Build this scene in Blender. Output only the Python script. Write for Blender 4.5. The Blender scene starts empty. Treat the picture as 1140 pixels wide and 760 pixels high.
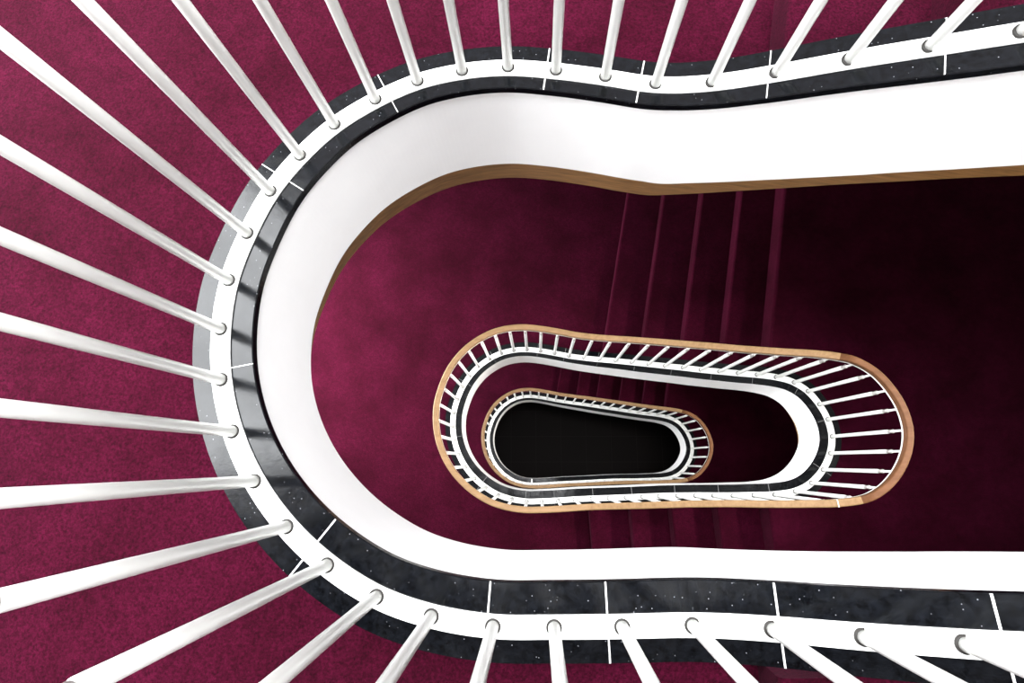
import bpy, bmesh, math, random
from mathutils import Matrix, Vector

random.seed(7)
sc = bpy.context.scene
C = sc.collection
S = 4.2                       # one storey, metres; every plan length below is in storeys
PLAN_TOP = [(0.5031,-0.1733),(0.4705,-0.1815),(0.4366,-0.1879),(0.4023,-0.1949),(0.3671,-0.2021),(0.3320,-0.2103),(0.2964,-0.2178),(0.2625,-0.2252),(0.2276,-0.2321),(0.1928,-0.2389),(0.1572,-0.2450),(0.1220,-0.2517),(0.0861,-0.2582),(0.0514,-0.2659),(0.0167,-0.2723),(-0.0175,-0.2762),(-0.0506,-0.2743),(-0.0826,-0.2670),(-0.1125,-0.2529),(-0.1408,-0.2336),(-0.1636,-0.2100),(-0.1822,-0.1830),(-0.1952,-0.1520),(-0.2041,-0.1185),(-0.2057,-0.0850),(-0.2013,-0.0515),(-0.1902,-0.0187),(-0.1730,0.0115),(-0.1504,0.0379),(-0.1240,0.0594),(-0.0936,0.0764),(-0.0611,0.0865),(-0.0256,0.0915),(0.0092,0.0915),(0.0475,0.0907),(0.0866,0.0893),(0.1264,0.0880),(0.1642,0.0862),(0.2008,0.0837),(0.2352,0.0807),(0.2693,0.0777),(0.3054,0.0751),(0.3398,0.0731),(0.3737,0.0717),(0.4085,0.0699),(0.4450,0.0675),(0.4804,0.0647),(0.5146,0.0573),(0.5458,0.0407),(0.5716,0.0151),(0.5900,-0.0170),(0.5975,-0.0501),(0.5934,-0.0843),(0.5803,-0.1150),(0.5605,-0.1419),(0.5345,-0.1607)]
PLAN_LOW = [(0.5035,-0.1730),(0.4713,-0.1810),(0.4378,-0.1871),(0.4040,-0.1938),(0.3691,-0.2008),(0.3344,-0.2087),(0.2990,-0.2161),(0.2648,-0.2235),(0.2294,-0.2309),(0.1939,-0.2382),(0.1576,-0.2451),(0.1214,-0.2525),(0.0845,-0.2596),(0.0488,-0.2671),(0.0134,-0.2735),(-0.0211,-0.2772),(-0.0543,-0.2755),(-0.0860,-0.2681),(-0.1156,-0.2539),(-0.1430,-0.2341),(-0.1649,-0.2103),(-0.1822,-0.1830),(-0.1947,-0.1519),(-0.2031,-0.1185),(-0.2044,-0.0852),(-0.1998,-0.0520),(-0.1887,-0.0190),(-0.1713,0.0116),(-0.1483,0.0383),(-0.1215,0.0599),(-0.0913,0.0768),(-0.0587,0.0869),(-0.0233,0.0916),(0.0120,0.0913),(0.0504,0.0893),(0.0897,0.0866),(0.1291,0.0840),(0.1667,0.0815),(0.2032,0.0790),(0.2375,0.0764),(0.2713,0.0739),(0.3071,0.0720),(0.3412,0.0706),(0.3747,0.0698),(0.4092,0.0687),(0.4454,0.0668),(0.4806,0.0644),(0.5146,0.0572),(0.5458,0.0407),(0.5716,0.0151),(0.5900,-0.0170),(0.5975,-0.0501),(0.5934,-0.0843),(0.5803,-0.1150),(0.5606,-0.1419),(0.5347,-0.1606)]

EYE = 3.15                    # camera height over the ground floor, in storeys
LEVEL = [EYE - 0.3356, EYE - 1.3356, EYE - 2.3356]    # kerb tops of the left landings
X0, X1, SL = .105, .522, .485 # where the kerb starts and stops climbing, and its pitch
WX0, WX1, WY0, WY1 = -.68, 1.45, -.62, .78         # inside faces of the outer walls


def ramp(t, r=.035):
    if t < -r: return 0.0
    if t > r: return t
    return (t + r) ** 2 / (4 * r)


def rise(x, r0=.035, r1=.015):
    return SL * (ramp(x - X0, r0) - ramp(x - X1, r1))


def rise_rail(x):
    return rise(x, .03, .006)


# ------------------------------------------------------------------ materials
def new_mat(name, color, rough=.6, spec=.5):
    m = bpy.data.materials.new(name); m.use_nodes = True
    nt = m.node_tree; b = nt.nodes['Principled BSDF']
    b.inputs['Base Color'].default_value = (*color, 1)
    b.inputs['Roughness'].default_value = rough
    b.inputs['Specular IOR Level'].default_value = spec
    return m, nt, b


def ramp_node(nt, stops):
    r = nt.nodes.new('ShaderNodeValToRGB')
    e = r.color_ramp.elements
    e[0].position, e[0].color = stops[0][0], (*stops[0][1], 1)
    e[1].position, e[1].color = stops[-1][0], (*stops[-1][1], 1)
    for p, c in stops[1:-1]:
        n = e.new(p); n.color = (*c, 1)
    return r


def noise(nt, scale, detail=4, rough=.6, co=None):
    n = nt.nodes.new('ShaderNodeTexNoise')
    n.inputs['Scale'].default_value = scale
    n.inputs['Detail'].default_value = detail
    n.inputs['Roughness'].default_value = rough
    if co: nt.links.new(co, n.inputs['Vector'])
    return n


def world_co(nt):
    g = nt.nodes.new('ShaderNodeNewGeometry')
    return g.outputs['Position']


def carpet_material():
    m, nt, b = new_mat('burgundy_carpet', (.03, .0016, .008), .95, .03)
    co = world_co(nt)
    big = noise(nt, 2.6, 3, .6, co)
    fine = noise(nt, 150, 3, .75, co)
    mid = noise(nt, 28, 3, .6, co)
    r1 = ramp_node(nt, [(.3, (.0185, .0008, .0044)), (.7, (.034, .0018, .0092))])
    nt.links.new(big.outputs['Fac'], r1.inputs['Fac'])
    r2 = ramp_node(nt, [(.33, (.45, .45, .45)), (.67, (1.65, 1.65, 1.65))])
    nt.links.new(fine.outputs['Fac'], r2.inputs['Fac'])
    r3 = ramp_node(nt, [(.25, (.8, .8, .8)), (.75, (1.2, 1.2, 1.2))])
    nt.links.new(mid.outputs['Fac'], r3.inputs['Fac'])
    prev = r1.outputs['Color']
    for r in (r2, r3):
        mx = nt.nodes.new('ShaderNodeMix'); mx.data_type = 'RGBA'; mx.blend_type = 'MULTIPLY'
        mx.inputs['Factor'].default_value = 1
        nt.links.new(prev, mx.inputs[6]); nt.links.new(r.outputs['Color'], mx.inputs[7])
        prev = mx.outputs[2]
    nt.links.new(prev, b.inputs['Base Color'])
    b.inputs['Sheen Weight'].default_value = .045
    b.inputs['Sheen Roughness'].default_value = .5
    b.inputs['Sheen Tint'].default_value = (.75, .3, .45, 1)
    bp = nt.nodes.new('ShaderNodeBump'); bp.inputs['Strength'].default_value = .5
    bp.inputs['Distance'].default_value = .006
    nt.links.new(fine.outputs['Fac'], bp.inputs['Height'])
    nt.links.new(bp.outputs['Normal'], b.inputs['Normal'])
    return m


def stone_material():
    m, nt, b = new_mat('black_terrazzo_stone', (.005, .006, .008), .2, .29)
    co = world_co(nt)
    n = noise(nt, 55, 5, .75, co)
    r = ramp_node(nt, [(.36, (.0003, .0004, .0006)), (.66, (.0042, .005, .0068))])
    nt.links.new(n.outputs['Fac'], r.inputs['Fac'])
    v = nt.nodes.new('ShaderNodeTexVoronoi'); v.inputs['Scale'].default_value = 80
    nt.links.new(co, v.inputs['Vector'])
    vr = ramp_node(nt, [(.0, (1, 1, 1)), (.13, (0, 0, 0))])
    nt.links.new(v.outputs['Distance'], vr.inputs['Fac'])
    pick = nt.nodes.new('ShaderNodeMath'); pick.operation = 'GREATER_THAN'; pick.inputs[1].default_value = .58
    nt.links.new(v.outputs['Color'], pick.inputs[0])
    mul = nt.nodes.new('ShaderNodeMath'); mul.operation = 'MULTIPLY'
    nt.links.new(vr.outputs['Color'], mul.inputs[0]); nt.links.new(pick.outputs[0], mul.inputs[1])
    mx = nt.nodes.new('ShaderNodeMix'); mx.data_type = 'RGBA'
    nt.links.new(mul.outputs[0], mx.inputs['Factor'])
    nt.links.new(r.outputs['Color'], mx.inputs[6]); mx.inputs[7].default_value = (.30, .31, .33, 1)
    nt.links.new(mx.outputs[2], b.inputs['Base Color'])
    n2 = noise(nt, 12, 4, .6, co)
    rr = ramp_node(nt, [(.3, (.08, .08, .08)), (.7, (.22, .22, .22))])
    nt.links.new(n2.outputs['Fac'], rr.inputs['Fac']); nt.links.new(rr.outputs['Color'], b.inputs['Roughness'])
    bp = nt.nodes.new('ShaderNodeBump'); bp.inputs['Strength'].default_value = .12
    bp.inputs['Distance'].default_value = .002
    nt.links.new(n.outputs['Fac'], bp.inputs['Height']); nt.links.new(bp.outputs['Normal'], b.inputs['Normal'])
    return m


def paint_material(name, color, rough):
    m, nt, b = new_mat(name, color, rough, .5)
    co = world_co(nt)
    n = noise(nt, 7, 4, .6, co)
    r = ramp_node(nt, [(.3, tuple(c * .97 for c in color)), (.7, color)])
    nt.links.new(n.outputs['Fac'], r.inputs['Fac']); nt.links.new(r.outputs['Color'], b.inputs['Base Color'])
    return m


def wood_material(name, dark, light, rough):
    m, nt, b = new_mat(name, light, rough, .5)
    co = world_co(nt)
    mp = nt.nodes.new('ShaderNodeMapping'); mp.inputs['Scale'].default_value = (1.5, 6, 20)
    nt.links.new(co, mp.inputs['Vector'])
    n = noise(nt, 4, 6, .65); nt.links.new(mp.outputs['Vector'], n.inputs['Vector'])
    r = ramp_node(nt, [(.3, dark), (.7, light)])
    nt.links.new(n.outputs['Fac'], r.inputs['Fac']); nt.links.new(r.outputs['Color'], b.inputs['Base Color'])
    return m


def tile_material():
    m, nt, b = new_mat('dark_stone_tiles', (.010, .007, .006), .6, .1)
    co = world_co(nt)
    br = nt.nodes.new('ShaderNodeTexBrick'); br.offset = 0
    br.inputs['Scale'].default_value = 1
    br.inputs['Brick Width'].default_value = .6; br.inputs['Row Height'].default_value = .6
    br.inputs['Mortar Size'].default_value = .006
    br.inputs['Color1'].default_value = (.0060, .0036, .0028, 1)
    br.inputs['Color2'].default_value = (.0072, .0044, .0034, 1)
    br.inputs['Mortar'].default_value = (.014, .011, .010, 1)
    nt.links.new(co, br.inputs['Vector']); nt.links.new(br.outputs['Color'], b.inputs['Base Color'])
    return m


CARPET = carpet_material()
STONE = stone_material()
WHITE = paint_material('white_wall_paint', (.89, .885, .88), .6)
GLOSS = paint_material('white_metal_paint', (.86, .865, .835), .3)
CEIL = paint_material('white_ceiling_paint', (.50, .50, .49), .8)
WALL = paint_material('grey_wall_paint', (.16, .15, .155), .8)
RAILWOOD = wood_material('pale_oak_handrail', (.21, .12, .053), (.31, .19, .093), .5)
DARKWOOD = wood_material('brown_oak_handrail', (.085, .034, .013), (.13, .056, .024), .55)
for _m, _s in ((RAILWOOD, .3), (DARKWOOD, .12)):
    _m.node_tree.nodes['Principled BSDF'].inputs['Specular IOR Level'].default_value = _s
TRIMWOOD = wood_material('brown_wood_trim', (.15, .070, .020), (.34, .17, .058), .45)
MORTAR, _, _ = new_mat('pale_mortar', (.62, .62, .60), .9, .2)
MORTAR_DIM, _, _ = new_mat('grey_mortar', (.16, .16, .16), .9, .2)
GAP, _, _ = new_mat('dark_socket_gap', (.02, .018, .016), .6, .3)
STEEL, _, _sb = new_mat('brushed_ferrule_metal', (.55, .52, .50), .35, .5)
_sb.inputs['Metallic'].default_value = .6
TILES = tile_material()


# ------------------------------------------------------------------ objects
def link(name, me, parent=None, loc=None):
    o = bpy.data.objects.new(name, me); C.objects.link(o)
    if parent: o.parent = parent
    if loc is not None: o.location = loc
    return o


def mesh_from(name, verts, faces, mats, smooth=False, mat_idx=None):
    me = bpy.data.meshes.new(name)
    me.from_pydata(verts, [], faces)
    for m in mats: me.materials.append(m)
    if mat_idx:
        for p, i in zip(me.polygons, mat_idx): p.material_index = i
    bm = bmesh.new(); bm.from_mesh(me)
    bmesh.ops.recalc_face_normals(bm, faces=bm.faces)
    bm.to_mesh(me); bm.free()
    if smooth:
        for p in me.polygons: p.use_smooth = True
    me.update()
    return me


def thing(name, label, cat, group=None, loc=(0, 0, 0)):
    o = bpy.data.objects.new(name, None); C.objects.link(o)
    o.empty_display_size = .1; o.location = loc
    o['label'] = label; o['category'] = cat
    if group: o['group'] = group
    return o


def tag(o, label, cat, group=None):
    o['label'] = label; o['category'] = cat
    if group: o['group'] = group
    return o


def struct(o, label=None):
    o['kind'] = 'structure'
    if label: o['label'] = label; o['category'] = o.name.split('_')[0].split('.')[0]
    return o


def box_data(x0, x1, y0, y1, z0, z1):
    v = [(x, y, z) for z in (z0, z1) for y in (y0, y1) for x in (x0, x1)]
    f = [(0, 1, 3, 2), (4, 6, 7, 5), (0, 4, 5, 1), (2, 3, 7, 6), (0, 2, 6, 4), (1, 5, 7, 3)]
    return v, f


def boxes(name, lst, m, parent=None):
    V, F = [], []
    for b in lst:
        v, f = box_data(*b); n = len(V); V += v; F += [tuple(i + n for i in q) for q in f]
    return link(name, mesh_from(name, V, F, [m]), parent)


# ------------------------------------------------------------------ the plan of the well
SUB = 8


class Ring:
    """dense closed plan curve through the baluster feet; y is flipped to point north"""
    def __init__(self, pts):
        self.ctrl = [(p[0], -p[1]) for p in pts]
        n = len(self.ctrl); self.n = n
        self.p = []
        for i in range(n):
            a, b, c, d = (self.ctrl[(i + k) % n] for k in (-1, 0, 1, 2))
            for j in range(SUB):
                t = j / SUB
                q = []
                for e in (0, 1):
                    q.append(.5 * (2 * b[e] + (c[e] - a[e]) * t + (2 * a[e] - 5 * b[e] + 4 * c[e] - d[e]) * t * t
                                   + (3 * b[e] - a[e] - 3 * c[e] + d[e]) * t ** 3))
                self.p.append(tuple(q))
        N = len(self.p); self.N = N
        self.nrm = []
        for i in range(N):
            a, b = self.p[(i - 3) % N], self.p[(i + 3) % N]
            tx, ty = b[0] - a[0], b[1] - a[1]; L = math.hypot(tx, ty)
            # the feet run counter-clockwise seen from above: the outside lies to the right
            self.nrm.append((ty / L, -tx / L))

    def off(self, i, o):
        i %= self.N
        return (self.p[i][0] + self.nrm[i][0] * o, self.p[i][1] + self.nrm[i][1] * o)

    def at(self, u, o=0):
        """position at fractional foot number u"""
        i = u * SUB; k = int(math.floor(i)); t = i - k
        a, b = self.off(k, o), self.off(k + 1, o)
        return (a[0] * (1 - t) + b[0] * t, a[1] * (1 - t) + b[1] * t)

    def find(self, x, top, o):
        """index on the north (top) or south flight where the plan x is reached"""
        best, bi = 9, 0
        for i in range(self.N):
            q = self.off(i, o)
            u = i / SUB
            if top and u > 16: continue
            if not top and not 30 < u < 49: continue
            if abs(q[0] - x) < best: best, bi = abs(q[0] - x), i
        return bi


def sweep(name, ring, base, prof, mats, parent=None, smooth=False, follow=rise, step=1, dark=None):
    """prof: closed list of (offset, height over the kerb line, extra height function or None)"""
    V, F = [], []
    idx = list(range(0, ring.N, step)); n = len(idx); k = len(prof)
    for i in idx:
        cx = ring.p[i][0]
        for o, dz, fn in prof:
            x, y = ring.off(i, o(ring, i) if callable(o) else o)
            z = base + (fn(cx, ring, i) if fn else follow(cx)) + dz
            V.append((x * S, y * S, z * S))
    for a in range(n):
        b = (a + 1) % n
        for j in range(k):
            l = (j + 1) % k
            F.append((a * k + j, b * k + j, b * k + l, a * k + l))
    mi = None
    if dark is not None:          # the end piece past this plan x is cut from another wood
        mi = [1 if ring.p[idx[a]][0] > dark else 0 for a in range(n) for j in range(k)]
    me = mesh_from(name, V, F, mats, smooth, mi)
    return link(name, me, parent)


def round_rect(o0, o1, z0, z1, r, n=3):
    pts = []
    for cx, cz, a0 in ((o1 - r, z1 - r, 0), (o0 + r, z1 - r, 90), (o0 + r, z0 + r, 180), (o1 - r, z0 + r, 270)):
        for j in range(n + 1):
            a = math.radians(a0 + 90 * j / n)
            pts.append((cx + r * math.cos(a), cz + r * math.sin(a), None))
    return pts


def prism(name, poly, z0, z1, mats, parent=None, bevel_edges=None, bev=0):
    """vertical prism on a plan polygon; carpet on top and sides, paint below"""
    bm = bmesh.new()
    top = [bm.verts.new((x * S, y * S, z1 * S)) for x, y in poly]
    bot = [bm.verts.new((x * S, y * S, z0 * S)) for x, y in poly]
    n = len(poly)
    ft = bm.faces.new(top); fb = bm.faces.new(bot[::-1])
    fb.material_index = len(mats) - 1
    for i in range(n):
        j = (i + 1) % n
        bm.faces.new((top[j], top[i], bot[i], bot[j]))
    bmesh.ops.recalc_face_normals(bm, faces=bm.faces)
    if bevel_edges:
        es = []
        for i in bevel_edges:
            e = bm.edges.get((top[i], top[(i + 1) % n]))
            if e: es.append(e)
        bmesh.ops.bevel(bm, geom=es, offset=bev * S, segments=5, profile=.5, affect='EDGES', clamp_overlap=True)
    big = [f for f in bm.faces if len(f.verts) > 4]
    bmesh.ops.triangulate(bm, faces=big, ngon_method='EAR_CLIP')
    me = bpy.data.meshes.new(name)
    bm.to_mesh(me); bm.free()
    for m in mats: me.materials.append(m)
    return link(name, me, parent)


R_TOP, R_LOW = Ring(PLAN_TOP), Ring(PLAN_LOW)
NOSE_N = [.165, .253, .333, .413, .488]     # nosings of the north flight, where they meet the kerb
NOSE_S = [.122, .211, .291, .375, .460]
LOW_N = [.087, .171, .250, .337, .423, .505]   # the lowest storey has one step more
LOW_S = [.040, .122, .211, .291, .375, .460]
DIR_N = Vector((.19, 1)).normalized()       # nosings stand square to the tapering sides
DIR_S = Vector((.06, -1)).normalized()
HANDRAIL = .236
JOINTS = [1.2, 3.4, 5.6, 7.8, 10.1, 12.3, 14.2, 17.7, 20.6, 24.8, 28.6, 31.9, 33.8, 36.1, 38.4, 40.9, 43.3, 45.8, 49, 52, 54.6]


# ------------------------------------------------------------------ balusters
def lathe(name, prof, m, seg=20):
    V, F = [], []
    for r, z in prof:
        for j in range(seg):
            a = 2 * math.pi * j / seg
            V.append((r * S * math.cos(a), r * S * math.sin(a), z * S))
    n = len(prof)
    for i in range(n - 1):
        for j in range(seg):
            k = (j + 1) % seg
            F.append((i * seg + j, i * seg + k, (i + 1) * seg + k, (i + 1) * seg + j))
    F.append(tuple(range(seg))[::-1]); F.append(tuple((n - 1) * seg + j for j in range(seg)))
    me = mesh_from(name, V, F, [m], True)
    for p in me.polygons:
        if len(p.vertices) > 4: p.use_smooth = False
    return me


BR = .0034
M_BAL = lathe('baluster', [(BR, .0), (BR, .178), (BR * .93, .179), (BR * .55, .1795), (BR * .55, .2265)], GLOSS)
M_GAP = lathe('socket_collar', [(BR * 1.33, -.0008), (BR * 1.33, .00045), (BR * 1.0, .0005)], GAP)  # dark disc painted as the shade in the open gap round each foot
M_FER = lathe('ferrule', [(BR * .6, .1797), (BR * .88, .1805), (BR * .80, .184), (BR * .86, .1885), (BR * 1.02, .191), (BR * .62, .193)], STEEL)


def across(name, ring, base, u, o0, o1, w, d0, d1, m, parent, follow=rise):
    a, b = ring.at(u, o0), ring.at(u, o1)
    ax, ay, bx, by = a[0] * S, a[1] * S, b[0] * S, b[1] * S
    L = math.hypot(bx - ax, by - ay); nx, ny = -(by - ay) / L * w, (bx - ax) / L * w
    cx = ring.at(u)[0]
    V = []
    for sgn in (-1, 1):
        for (px, py) in ((ax, ay), (bx, by)):
            for dz in (d0, d1):
                V.append((px + sgn * nx, py + sgn * ny, (base + follow(cx + sgn * nx / S) + dz) * S))
    F = [(0, 1, 3, 2), (4, 6, 7, 5), (1, 5, 7, 3), (0, 2, 6, 4), (0, 4, 5, 1), (2, 3, 7, 6)]
    return link(name, mesh_from(name, V, F, [m]), parent)


def make_railing(lv, ring, label, detail):
    t = thing('stair_railing', label, 'railing', 'railing loops around the well')
    base = LEVEL[lv]
    pl = sweep('base_rail', ring, base, round_rect(-.0065, .0065, 0, .0016, .0005, 2), [GLOSS], t)
    sweep('handrail', ring, base, round_rect(-.0060, .0060, HANDRAIL - .0105, HANDRAIL, .0022, 3), [RAILWOOD, DARKWOOD], t, follow=rise_rail, dark=.508)
    sweep('top_rail', ring, base, round_rect(-.0056, .0046, HANDRAIL - .0140, HANDRAIL - .0104, .0008, 2), [GLOSS], t, follow=rise_rail)
    if lv == 1:      # pale joint across the wooden rail
        j = across('rail_joint', ring, base, 46.0, -.0061, .0061, .0007 * S, HANDRAIL - .010, HANDRAIL + .0003, MORTAR, t, rise_rail)
    first = {}
    for i in range(ring.n):
        x, y = ring.ctrl[i]
        z = base + rise(x) + .0016
        loc = (x * S, y * S, z * S)
        b = link('baluster', M_BAL, t, loc)
        if detail:
            link('socket_collar', M_GAP, b)
            link('ferrule', M_FER, b)
    return t


def lip_width(ring, i):
    """the kerb overhangs the well a little less on its north side than on its south side"""
    i %= ring.N
    ny = ring.nrm[i][1]; x = ring.p[i][0]
    w = .0208 - (.0055 if ny > 0 else -.0030) * ny * ny
    if x > .1: w += (.0215 - w) * .7 * min(1, (x - .1) / .15)
    return w


def lip(d):
    return lambda ring, i: -(lip_width(ring, i) - d)


def make_kerb(lv, ring, label, detail):
    base = LEVEL[lv]
    t = thing('stone_kerb', label, 'kerb', 'black stone kerbs around the well')
    prof = [(.0190, 0, None), (.0190, -.022, None), (lip(.0014), -.022, None), (lip(.0014), -.0060, None),
            (lip(0), -.0057, None), (lip(0), -.0007, None), (lip(.0006), 0, None)]
    sweep('coping', ring, base, prof, [STONE], t)
    if detail:
        for u in JOINTS:
            w = (.00032 if 16 < u < 27 or u < 12 else .0005) * S
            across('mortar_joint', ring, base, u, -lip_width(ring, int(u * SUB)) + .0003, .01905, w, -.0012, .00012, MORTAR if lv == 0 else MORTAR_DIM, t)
    else:
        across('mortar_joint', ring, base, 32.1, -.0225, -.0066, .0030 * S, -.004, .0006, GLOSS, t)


def make_level(lv, ring, words):
    base = LEVEL[lv]
    up = {0: 'top', 1: 'middle', 2: 'lowest'}[lv]

    # landings and flights ------------------------------------------------
    o = .0191
    nose_n, nose_s = (NOSE_N, NOSE_S) if lv < 2 else (LOW_N, LOW_S)
    kn = [ring.find(x, True, o) for x in nose_n]
    ks = [ring.find(x, False, o) for x in nose_s]
    nr = len(kn)

    def to_wall(p, d, y):
        t = (y * .9985 - p[1]) / d[1]
        return (p[0] + d[0] * t, y * .9985)
    wn = [to_wall(ring.off(i, o), DIR_N, WY1) for i in kn]
    ws = [to_wall(ring.off(i, o), DIR_S, WY0) for i in ks]
    carp_z = -.004
    # left landing: ring from the north nosing round the west end to the south nosing
    west = [ring.off(i, o) for i in range(kn[0], ks[0] + 1, 2)]
    if west[-1] != ring.off(ks[0], o): west.append(ring.off(ks[0], o))
    poly = west + [ws[0], (WX0, WY0), (WX0, WY1), wn[0]]
    f = prism('floor', poly, base - .088, base + carp_z, [CARPET, CEIL])
    struct(f, 'burgundy carpet of the %s left landing' % up)
    # right landing
    N = ring.N
    east = [ring.off(i, o) for i in range(ks[-1], kn[-1] + N + 1, 2)]
    if east[-1] != ring.off(kn[-1], o): east.append(ring.off(kn[-1], o))
    poly = east + [wn[-1], (WX1, WY1), (WX1, WY0), ws[-1]]
    hi = SL * (X1 - X0)
    n = len(poly)
    f = prism('floor', poly, base + hi - .088, base + hi + carp_z, [CARPET, CEIL], bevel_edges=[n - 1, len(east) - 1], bev=.006)
    struct(f, 'dark burgundy carpet of the %s right landing' % up)
    # flights
    for nm, ks_, wl, north in (('north', kn, wn, True), ('south', ks, ws, False)):
        lab = {
            (0, True): 'burgundy carpeted steps behind the nearest white balusters at the top right edge',
            (0, False): 'dark carpeted steps behind the nearest white balusters along the bottom edge',
            (1, True): 'five dark burgundy steps between the wood trim and the larger railing loop',
            (1, False): 'dark burgundy steps just below the larger railing loop, above the lower white band',
            (2, True): 'faint burgundy steps inside the larger loop, above the smallest railing loop',
            (2, False): 'dark steps just below the smallest railing loop, inside the larger loop'}[(lv, north)]
        t = thing('stair_flight', lab, 'stairs', 'carpeted stair flights around the well')
        for k in range(nr - 1):
            a, b = ks_[k], ks_[k + 1]
            if north: seg = [ring.off(i, o) for i in range(b, a + 1)]; q = seg + [wl[k], wl[k + 1]]; be = [len(seg) - 1]
            else: seg = [ring.off(i, o) for i in range(a, b + 1)]; q = seg + [wl[k + 1], wl[k]]; be = [len(q) - 1]
            z = base + carp_z + hi / nr * (k + 1) - .010
            prism('step', q, z - .085, z, [CARPET, CEIL], t, bevel_edges=be, bev=.006)

    make_kerb(lv, ring, words['kerb'], lv < 2)
    make_railing(lv, ring, words['rail'], lv < 2)

    # white band under the kerb ------------------------------------------
    def fb(x, ring, i):   # its lower edge follows the flight with tight corners
        ny = ring.nrm[i][1]
        d = .096 + (.007 if ny > 0 else .028) * ny * ny
        if x > .1 and ny > 0: d += .006 * min(1, (x - .1) / .1) * ny * ny
        return rise(x - .008, .010) - d
    prof = [(lip(.0012), -.0060, None), (lip(.0012), 0, fb), (-.0060, 0, fb), (-.0060, -.0060, None)]
    o1 = sweep('trim_%d' % (lv * 2 + 1), ring, base, prof, [WHITE])
    struct(o1, 'white plaster band below the %s black kerb' % up)
    # wood strip set back beneath it
    prof = [(.006, 0, fb), (.006, -.060, fb), (.016, -.060, fb), (.016, 0, fb)]
    o2 = sweep('trim_%d' % (lv * 2 + 2), ring, base, prof, [TRIMWOOD], step=2)
    struct(o2, 'brown wooden strip below the %s white band' % up)


make_level(0, R_TOP, {
    'kerb': 'broad black stone kerb of the nearest storey, speckled, with white joints',
    'rail': 'nearest stair railing, thick white balusters fanning out of the frame from a white base rail'})
make_level(1, R_LOW, {
    'kerb': 'black stone kerb under the larger complete railing loop one storey down',
    'rail': 'larger complete railing loop with pale wooden handrail and white balusters, one storey down'})
make_level(2, R_LOW, {
    'kerb': 'thin black stone kerb of the smallest railing loop, around the dark bottom floor',
    'rail': 'smallest railing loop at the centre, wooden handrail around the dark bottom floor'})

# ------------------------------------------------------------------ building shell
TOPZ = (LEVEL[0] + 1.5) * S
T = .25
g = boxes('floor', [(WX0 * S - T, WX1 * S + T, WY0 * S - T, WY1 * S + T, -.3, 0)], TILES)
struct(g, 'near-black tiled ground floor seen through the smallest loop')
WINS = []
WY = (-.04, .72)
for i, lv in enumerate(LEVEL):
    z0 = lv + (.10 if i == 0 else .04); z1 = lv + (1.36 if i == 0 else .44)
    WINS.append((WY[0] * S, WY[1] * S, z0 * S, z1 * S))
wx = WX0 * S
parts = []
ya, yb = WY0 * S - T, WY1 * S + T
parts += [(wx - T, wx, ya, WY[0] * S, 0, TOPZ), (wx - T, wx, WY[1] * S, yb, 0, TOPZ)]
zs = sorted([(w[2], w[3]) for w in WINS]); prev = 0
for z0, z1 in zs:
    parts.append((wx - T, wx, WY[0] * S, WY[1] * S, prev, z0)); prev = z1
parts.append((wx - T, wx, WY[0] * S, WY[1] * S, prev, TOPZ))
struct(boxes('wall_left', parts, WALL))
struct(boxes('wall_right', [(WX1 * S, WX1 * S + T, ya, yb, 0, TOPZ)], WALL))
struct(boxes('wall_back', [(WX0 * S, WX1 * S, WY1 * S, yb, 0, TOPZ)], WALL))
struct(boxes('wall_front', [(WX0 * S, WX1 * S, ya, WY0 * S, 0, TOPZ)], WALL))
for i, (y0, y1, z0, z1) in enumerate(WINS):
    fr = .06
    L = [(wx - .16, wx - .09, y0, y1, z0, z0 + fr), (wx - .16, wx - .09, y0, y1, z1 - fr, z1),
         (wx - .16, wx - .09, y0, y0 + fr, z0, z1), (wx - .16, wx - .09, y1 - fr, y1, z0, z1)]
    for k in (1, 2):
        ym = y0 + (y1 - y0) * k / 3
        L.append((wx - .15, wx - .10, ym - .03, ym + .03, z0, z1))
    struct(boxes('window_%d' % (i + 1), L, GLOSS))
# roof with a skylight above the well
SX0, SX1, SY0, SY1 = -.42 * S, .75 * S, -.11 * S, .52 * S
struct(boxes('ceiling', [(wx - T, SX0, ya, yb, TOPZ, TOPZ + .3), (SX1, WX1 * S + T, ya, yb, TOPZ, TOPZ + .3),
                         (SX0, SX1, ya, SY0, TOPZ, TOPZ + .3), (SX0, SX1, SY1, yb, TOPZ, TOPZ + .3)], WALL))
L = []
for k in range(5):
    xm = SX0 + (SX1 - SX0) * k / 4
    L.append((xm - .04, xm + .04, SY0, SY1, TOPZ + .1, TOPZ + .2))
struct(boxes('window_4', L, GLOSS))


# ------------------------------------------------------------------ light
def area(name, loc, rot, sx, sy, power, col=(1, 1, 1)):
    l = bpy.data.lights.new(name, 'AREA'); l.shape = 'RECTANGLE'
    l.size, l.size_y = sx, sy; l.energy = power; l.color = col
    o = bpy.data.objects.new(name, l); C.objects.link(o)
    o.location = loc; o.rotation_euler = rot
    return o


area('skylight_daylight', ((SX0 + SX1) / 2, (SY0 + SY1) / 2, TOPZ + .35), (0, 0, 0), SX1 - SX0, SY1 - SY0, 1750, (.97, .98, 1))
for (y0, y1, z0, z1), pw in zip(WINS, (1080, 620, 420)):
    area('window_daylight', (wx - T - .05, (y0 + y1) / 2, (z0 + z1) / 2), (0, -math.pi / 2, 0), z1 - z0, y1 - y0, pw, (.96, .98, 1))

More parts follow.
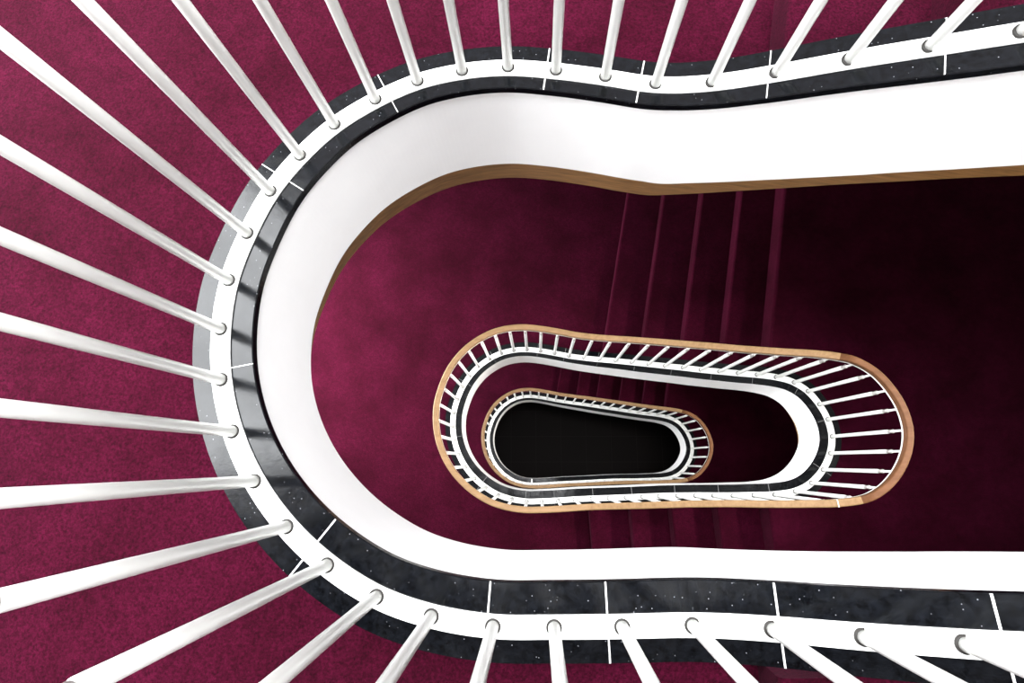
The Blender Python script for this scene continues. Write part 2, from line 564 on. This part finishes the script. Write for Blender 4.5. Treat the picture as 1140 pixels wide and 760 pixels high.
# added lamps, out of view: light from the right shades each step's foot
for i, (lv, pw) in enumerate(((0, 56), (1, 46))):
    zc = (LEVEL[lv] + SL * (X1 - X0) - .088) * S
    src = Vector((1.32 * S, .06 * S, zc - .24))
    aim = Vector((-.38 * S, .06 * S, (LEVEL[lv + 1] + .0) * S))
    d = (aim - src).normalized()
    o = area('soffit_lamp_light', src + d * .02, (0, 0, 0), 1.5, .40, pw, (1, .95, .88))
    o.rotation_euler = d.to_track_quat('-Z', 'Y').to_euler()
    o.data.spread = math.radians(40)
    hd = d.to_track_quat('-Z', 'Y').to_matrix()
    V, Fc = box_data(-.80, .80, -.23, .23, 0, .05)
    V = [tuple(src + hd @ Vector(v)) for v in V]
    t = thing('soffit_lamp', ['white lamp under the soffit of the nearest right landing', 'white lamp under the soffit of the middle right landing'][i], 'lamp')
    link('lamp_housing', mesh_from('lamp_housing', V, Fc, [GLOSS]), t)
    boxes('ceiling_bracket', [(src.x - .05, src.x + .05, src.y - .5, src.y - .44, zc - .20, zc), (src.x - .05, src.x + .05, src.y + .44, src.y + .5, zc - .20, zc)], GLOSS, t)

w = bpy.data.worlds.new('overcast'); sc.world = w; w.use_nodes = True
w.node_tree.nodes['Background'].inputs['Color'].default_value = (.8, .88, 1, 1)
w.node_tree.nodes['Background'].inputs['Strength'].default_value = .3

# ------------------------------------------------------------------ camera
F = 600.0
q = Vector((27, 134, F)).normalized()                     # straight down, in image axes (right, down, forward)
xa = (Vector((1, 0, 0)) - q * q.x).normalized()
ya_ = q.cross(xa)
# columns: image axes expressed in world axes (world x = xa, world y = -ya_, world z = -q)
right = Vector((xa.x, -ya_.x, -q.x)); down = Vector((xa.y, -ya_.y, -q.y)); fwd = Vector((xa.z, -ya_.z, -q.z))
M = Matrix((right, -down, -fwd)).transposed().to_4x4()
M.translation = Vector((0, 0, EYE * S))
cd = bpy.data.cameras.new('camera'); cam = bpy.data.objects.new('camera', cd); C.objects.link(cam)
cam.matrix_world = M
cd.sensor_width = 36; cd.lens = F / 1140 * 36; cd.clip_start = .02; cd.clip_end = 100
sc.camera = cam

sc.view_settings.view_transform = 'Standard'
sc.view_settings.look = 'None'
sc.view_settings.gamma = 1
sc.view_settings.use_curve_mapping = False
sc.view_settings.exposure = 0
sc.cycles.use_denoising = True
sc.cycles.max_bounces = 10
sc.cycles.diffuse_bounces = 6
